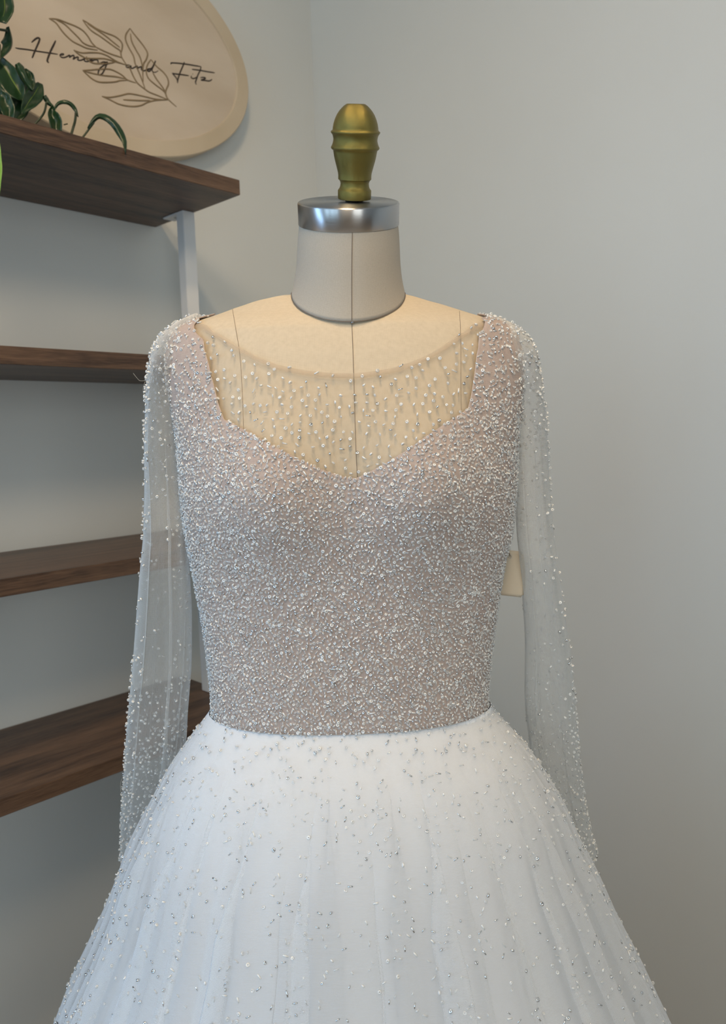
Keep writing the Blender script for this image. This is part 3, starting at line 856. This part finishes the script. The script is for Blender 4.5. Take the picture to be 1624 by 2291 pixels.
# ------------------------------------------------ sleeves
SLV_L = [(704, 436, 448), (714, 414, 452), (728, 390, 452), (748, 366, 448), (775, 350, 436), (800, 343, 424), (850, 335, 412), (900, 332, 406), (950, 330, 405), (1000, 328, 406), (1100, 327, 411), (1200, 323, 419), (1250, 318, 420),
         (1300, 313, 424), (1350, 309, 427), (1400, 305, 428), (1450, 301, 428), (1500, 297, 427), (1550, 292, 423), (1600, 287, 419), (1650, 283, 417), (1700, 280, 411), (1750, 277, 400), (1800, 274, 388),
         (1850, 271, 372), (1900, 270, 352), (1942, 272, 334)]
SLV_R = [(702, 1082, 1074), (711, 1112, 1070), (724, 1142, 1068), (745, 1170, 1074), (765, 1186, 1086), (790, 1196, 1100), (850, 1205, 1126), (900, 1213, 1142), (950, 1218, 1149), (1000, 1221, 1151), (1100, 1227, 1153), (1200, 1237, 1158),
         (1250, 1243, 1163), (1300, 1251, 1168), (1340, 1257, 1170), (1400, 1265, 1174), (1450, 1274, 1176), (1500, 1280, 1175), (1550, 1284, 1174), (1600, 1286, 1177), (1650, 1291, 1183), (1700, 1296, 1190),
         (1750, 1301, 1198), (1800, 1309, 1210), (1850, 1319, 1230), (1900, 1333, 1258), (1918, 1333, 1272)]


def sleeve(tbl, side, seed, n=150, nr=120):
    r_ = np.random.default_rng(seed); t = np.array(tbl, float); ph = r_.uniform(0, 6.28, 8)
    ys = np.linspace(t[0, 0], t[-1, 0], nr)
    ys = np.concatenate([np.linspace(t[0, 0], 800, 24), np.linspace(800, t[-1, 0], nr)[1:]])
    P = []
    for y in ys:
        xo = np.interp(y, t[:, 0], t[:, 1]); xi = np.interp(y, t[:, 0], t[:, 2])
        u = (y - 1250)/650
        yc = D + .004 + (.115*max(0, u)**1.2 if u > 0 else 0)
        a, b = ony(xo, y, yc), ony(xi, y, yc)
        m_, h = (a + b)/2, (b - a)/2
        hd = np.interp(y, [700, 720, 760, 820, 900, 1200, 1500, 1700, 1920], [.006, .020, .034, .042, .040, .030, .026, .022, .018])
        g = np.interp(y, [700, 800, 950, 1150], [0, .15, .6, 1.])
        row = []
        for j in range(n):
            p = 2*math.pi*j/n
            w = y/260.
            fl = sum(a_*math.sin(k*p + ph[i] + 1.1*math.sin(w*(.55 + .2*i) + ph[i + 4])) for i, (k, a_) in enumerate(((3, .5), (6, .6), (11, .35))))
            p2 = p + g*.42*fl*.55
            rad = 1 - g*.16*abs(math.sin(2.5*p + ph[2] + .5*math.sin(w + ph[5])))*abs(math.sin(p))
            row.append(m_ + h*math.cos(p2) + np.array([0, -1, 0])*hd*rad*math.sin(p2))
        P.append(row)
    return np.array(P)


SLg = []
for tbl, side, seed in ((SLV_L, 0, 21), (SLV_R, 1, 34)):
    P = sleeve(tbl, side, seed)
    v, f = grid(P, True); o = mobj('sleeve', v - FL, f, M_sleeve, gown, uv=uv_grid(P)); SLg.append((o, P))


# ------------------------------------------------ beads
def torus(R, r, a=8, b=4):
    v = []; f = []
    for i in range(a):
        for j in range(b):
            p = 2*math.pi*i/a; q = 2*math.pi*j/b + math.pi/4
            v.append(((R + r*math.cos(q))*math.cos(p), (R + r*math.cos(q))*math.sin(p), r*1.15*math.sin(q)))
            f.append((i*b + j, ((i + 1) % a)*b + j, ((i + 1) % a)*b + (j + 1) % b, i*b + (j + 1) % b))
    return np.array(v), np.array(f)


def bugle(L, r, a=6):
    v = [(r*math.cos(2*math.pi*i/a), r*math.sin(2*math.pi*i/a), z) for z in (-L/2, L/2) for i in range(a)]
    v += [(r*.45*math.cos(2*math.pi*i/a), r*.45*math.sin(2*math.pi*i/a), z) for z in (-L/2, L/2) for i in range(a)]
    f = []
    for i in range(a):
        k = (i + 1) % a
        f.append((i, k, a + k, a + i)); f.append((k, i, 2*a + i, 2*a + k)); f.append((a + i, a + k, 3*a + k, 3*a + i))
        f.append((2*a + k, 2*a + i, 3*a + i, 3*a + k))
    return np.array(v), np.array(f)


TOR = torus(.00098, .00074); BUG = bugle(.0042, .00062)


def tri_sample(P, closed, N, dens):
    """random points on the quad grid P with probability ~ area * dens(point)"""
    Q = np.concatenate([P, P[:, :1]], 1) if closed else P
    a, b, c, d = Q[:-1, :-1], Q[:-1, 1:], Q[1:, 1:], Q[1:, :-1]
    cr_ = np.cross(c - a, d - b); ar = .5*np.linalg.norm(cr_, axis=2); ctr = (a + b + c + d)/4
    nrm = cr_/(np.linalg.norm(cr_, axis=2)[..., None] + 1e-12)
    # outward = away from the form's axis
    outv = ctr - np.array([ROOT[0], D, 0]); outv[..., 2] = 0
    sg = np.sign((nrm*outv).sum(2)); sg[sg == 0] = 1; nrm = nrm*sg[..., None]
    wt = (ar*dens(ctr, nrm)).ravel(); tot = wt.sum(); cdf = np.cumsum(wt)/tot
    idx = np.searchsorted(cdf, rng.random(N)); idx = np.clip(idx, 0, len(wt) - 1)
    A, B, C_, D_ = (q.reshape(-1, 3)[idx] for q in (a, b, c, d))
    u, v_ = rng.random((N, 1)), rng.random((N, 1))
    return A*(1 - u)*(1 - v_) + B*u*(1 - v_) + C_*u*v_ + D_*(1 - u)*v_, nrm.reshape(-1, 3)[idx], tot


def thin(P, dmin):
    cell = {}; keep = []
    k3 = np.floor(P/dmin).astype(int)
    for i in range(len(P)):
        a, b, c = k3[i]; ok = True
        for x in (a - 1, a, a + 1):
            for y in (b - 1, b, b + 1):
                for z in (c - 1, c, c + 1):
                    for q in cell.get((x, y, z), ()):
                        d = P[q] - P[i]
                        if d[0]*d[0] + d[1]*d[1] + d[2]*d[2] < dmin*dmin: ok = False; break
                    if not ok: break
                if not ok: break
            if not ok: break
        if ok: cell.setdefault((a, b, c), []).append(i); keep.append(i)
    return np.array(keep, int)


def frames(N, nrm):
    """random orientations: axis mostly lying in the cloth"""
    r = rng.normal(size=(N, 3)); r -= nrm*(r*nrm).sum(1)[:, None]; r /= np.linalg.norm(r, axis=1)[:, None] + 1e-9
    mixv = rng.random((N, 1))
    up = np.where(mixv < .5, nrm, 0) + r*np.where(mixv < .5, .5, 1) + nrm*.15
    up /= np.linalg.norm(up, axis=1)[:, None]
    q = np.cross(up, nrm + r*.37); q /= np.linalg.norm(q, axis=1)[:, None] + 1e-9
    return np.stack([q, np.cross(up, q), up], 2), r


def bead_mesh(name, P, nrm, parent, bug=.12, wts=(.62, .26, .12), lift=.0009, size=(.80, 1.25)):
    N = len(P)
    if not N: return
    isb = rng.random(N) < bug
    V = []; Fc = []; MI = []; base = 0
    for sel, (tv, tf), lying in ((~isb, TOR, False), (isb, BUG, True)):
        p, n_ = P[sel], nrm[sel]; k = len(p)
        if not k: continue
        Fm, r = frames(k, n_)
        if lying:
            up = r + n_*.12; up /= np.linalg.norm(up, axis=1)[:, None]
            q = np.cross(up, n_); q /= np.linalg.norm(q, axis=1)[:, None] + 1e-9
            Fm = np.stack([q, np.cross(up, q), up], 2)
        sc = rng.uniform(size[0], size[1], (k, 1, 1))
        vv = np.einsum('kij,vj->kvi', Fm, tv)*sc + (p + n_*lift)[:, None, :]
        V.append(vv.reshape(-1, 3)); Fc.append((tf[None] + (np.arange(k)*len(tv))[:, None, None] + base).reshape(-1, 4)); base += k*len(tv)
        w = np.array(wts) if not lying else np.array((.35, .2, .45))
        MI.append(np.repeat(rng.choice(3, k, p=w/w.sum()), len(tf)))
    V = np.concatenate(V) - FL; Fc = np.concatenate(Fc).astype(np.int32); MI = np.concatenate(MI).astype(np.int32)
    me = bpy.data.meshes.new(name); me.vertices.add(len(V)); me.vertices.foreach_set('co', V.astype(np.float32).ravel())
    me.loops.add(len(Fc)*4); me.loops.foreach_set('vertex_index', Fc.ravel())
    me.polygons.add(len(Fc)); me.polygons.foreach_set('loop_start', np.arange(len(Fc), dtype=np.int32)*4)
    for x in BMATS: me.materials.append(x)
    me.polygons.foreach_set('material_index', MI); me.polygons.foreach_set('use_smooth', np.ones(len(Fc), bool))
    me.update(calc_edges=True); me.validate()
    o = bpy.data.objects.new(name, me); COL.objects.link(o); o.parent = parent; o['kind'] = 'stuff'
    return o


facing = lambda c, n: (n*(-c/np.linalg.norm(c, axis=-1)[..., None])).sum(-1)
zr = lambda r: rowz(r)
# bodice: dense, thinner on the straps
dens = lambda c, n: (facing(c, n) > -.25)*np.interp(c[..., 2], [zr(1100), zr(960), zr(850), zr(720)], [1., .9, .55, .35])
P, nrm, tot = tri_sample(BP, True, 80000, dens)
k = thin(P, .00275); P, nrm = P[k], nrm[k]
pr = np.interp(P[:, 2], [zr(1100), zr(960), zr(850), zr(720)], [1., .9, .60, .42]); k = rng.random(len(P)) < pr; P, nrm = P[k], nrm[k]
bead_mesh('bodice_beading', P, nrm, bodice, bug=.13)
nb = len(P)
# yoke: sparse above, denser towards the sweetheart edge
single = []
dens = lambda c, n: np.interp(c[..., 2], [zr(1060), zr(960), zr(860), zr(740)], [1., 1., .42, .30])
P, nrm, tot = tri_sample(YP, False, 700, dens); k = thin(P, .0060)[:300]; single.append((P[k][:195], nrm[k][:195], yoke)); P2, n2 = P[k][195:], nrm[k][195:]
if len(P2): bead_mesh('yoke_beading', P2, n2, yoke, bug=.15)
# skirt
dens = lambda c, n: (facing(c, n) > -.1)*(c[..., 2] > zr(2500))*np.interp(c[..., 2], [zr(2291), zr(1900), zr(1750), zr(1640), zr(1590)], [.42, .55, .8, 1., 1.15])
P, nrm, tot = tri_sample(SK2, True, 9000, dens)
k = thin(P, .0040); P, nrm = P[k], nrm[k]
k = np.arange(len(P))[:3000]; P, nrm = P[k], nrm[k]
front = (facing(P, nrm) > .6) & (P[:, 2] > zr(2250)); fi = np.where(front)[0][:105]; rest = np.setdiff1d(np.arange(len(P)), fi)
single.append((P[fi], nrm[fi], skirt_o))
bead_mesh('skirt_beading', P[rest], nrm[rest], skirt_o, bug=.34, wts=(.6, .2, .2))
# sleeves
for (o, G), side in zip(SLg, (0, 1)):
    sgn = -1 if side == 0 else 1
    def dens(c, n, sgn=sgn):
        y = c[..., 2]
        base = np.interp(y, [zr(1940), zr(1800), zr(1650), zr(1560), zr(1400), zr(1200), zr(1080), zr(950), zr(860), zr(700)], [1.5, 1.35, .75, .30, .14, .16, .3, .55, .95, 1.0])
        outer = np.clip((n[..., 0]*sgn + .15)*1.6, .12, 1.4)
        up = y > zr(1560)
        return base*np.where(up, outer, 1.0)
    P, nrm, tot = tri_sample(G, True, 2300, dens); k = thin(P, .0034); bead_mesh('sleeve_beading', P[k], nrm[k], o, bug=.14, wts=(.45, .45, .1))

seed_me = bpy.data.meshes.new('seed_bead'); seed_me.from_pydata([tuple(x) for x in TOR[0]], [], [tuple(map(int, x)) for x in TOR[1]])
bug_me = bpy.data.meshes.new('bugle_bead'); bug_me.from_pydata([tuple(x) for x in BUG[0]], [], [tuple(map(int, x)) for x in BUG[1]])
for m_ in (seed_me, bug_me): m_.materials.append(B_clear); m_.polygons.foreach_set('use_smooth', [True]*len(m_.polygons))
variants = []
for mm in (B_clear, B_pearl, B_silver):
    a = seed_me.copy(); a.materials.clear(); a.materials.append(mm); b = bug_me.copy(); b.materials.clear(); b.materials.append(mm); variants.append((a, b))
for P, nrm, par in single:
    Fm, r = frames(len(P), nrm)
    for i in range(len(P)):
        isb = rng.random() < (.10 if par is yoke else .4); mi = rng.choice(3, p=(.5, .3, .2))
        o = bpy.data.objects.new('bugle_bead' if isb else 'seed_bead', variants[mi][1 if isb else 0]); COL.objects.link(o); o.parent = par
        if isb:
            up = r[i] + nrm[i]*.1; up /= np.linalg.norm(up); q = np.cross(up, nrm[i]); q /= np.linalg.norm(q); R3 = np.stack([q, np.cross(up, q), up], 1)
        else: R3 = Fm[i]
        loc = P[i] + nrm[i]*.001 - FL; s = 1.08
        o.matrix_local = mathutils.Matrix([[*(R3[0]*s), loc[0]], [*(R3[1]*s), loc[1]], [*(R3[2]*s), loc[2]], [0, 0, 0, 1]])

# loose threads
parts = []
for pts, yy in (([(298, 835), (306, 845), (314, 852), (331, 850)], D), ([(276, 1735), (270, 1752), (271, 1775), (276, 1790)], D + .08), ([(326, 850), (320, 870), (324, 890), (330, 905)], D)):
    parts.append(tube(smooth_pts([ony(a, b, yy) for a, b in pts], 6), .00012, 5))
v, f = join(parts); mobj('loose_thread', np.array(v) - FL, f, M_cord, gown)

# ================================================================== HANG TAG
TD = D + .012
tagR = empty('hang_tag', tuple(RM @ ony(1141, 1246, TD) + np.array([0, 0, CAMZ])), AZ)
tag(tagR, 'blank cream card swing tag hanging between the bodice and the right sleeve', 'tag')
TLo = ony(1141, 1246, TD)
c1, c2, c3, c4 = (1096, 1227), (1169.5, 1234), (1171, 1337), (1084, 1327)
G = []
n = 15
for i in range(n):
    row = []
    for j in range(n):
        u, w = j/(n - 1), i/(n - 1)
        if u > .5 and w > .5:      # rounded lower corner
            pass
        a = np.array(c1)*(1 - u)*(1 - w) + np.array(c2)*u*(1 - w) + np.array(c3)*u*w + np.array(c4)*(1 - u)*w
        a = a + np.array([4*math.sin(math.pi*w)*u, 0])
        row.append(ony(a[0], a[1], TD - .006*math.sin(math.pi*u*.9)) - TLo)
    G.append(row)
G = np.array(G)
# round the corners by pulling the corner vertices in
for (i, j) in ((n - 1, n - 1), (0, n - 1), (n - 1, 0), (0, 0)):
    si = 1 if i == 0 else -1; sj = 1 if j == 0 else -1
    G[i, j] = (G[i + si, j] + G[i, j + sj])/2*.75 + G[i + si, j + sj]*.25
v, f = grid(G)
o = mobj('card', v, f, M_card, tagR); md = o.modifiers.new('thickness', 'SOLIDIFY'); md.thickness = .0005
e0 = ony(1141, 1245, TD - .0068) - TLo
v, f = lathe([(.0015, -.0004), (.0021, -.0004), (.0021, .0004), (.0015, .0004), (.0015, -.0004)], 20)
v = v[:, [0, 2, 1]]; mobj('eyelet', v + e0, f[:-2], M_cord, tagR)
cp = smooth_pts([ony(1141, 1245, TD - .0075), ony(1139, 1236, TD - .008), ony(1132, 1215, TD - .005), ony(1125, 1195, TD)], 6) - TLo
v, f = tube(cp, .0003, 6); mobj('cord', v, f, M_thread, tagR)
print('beads', nb)
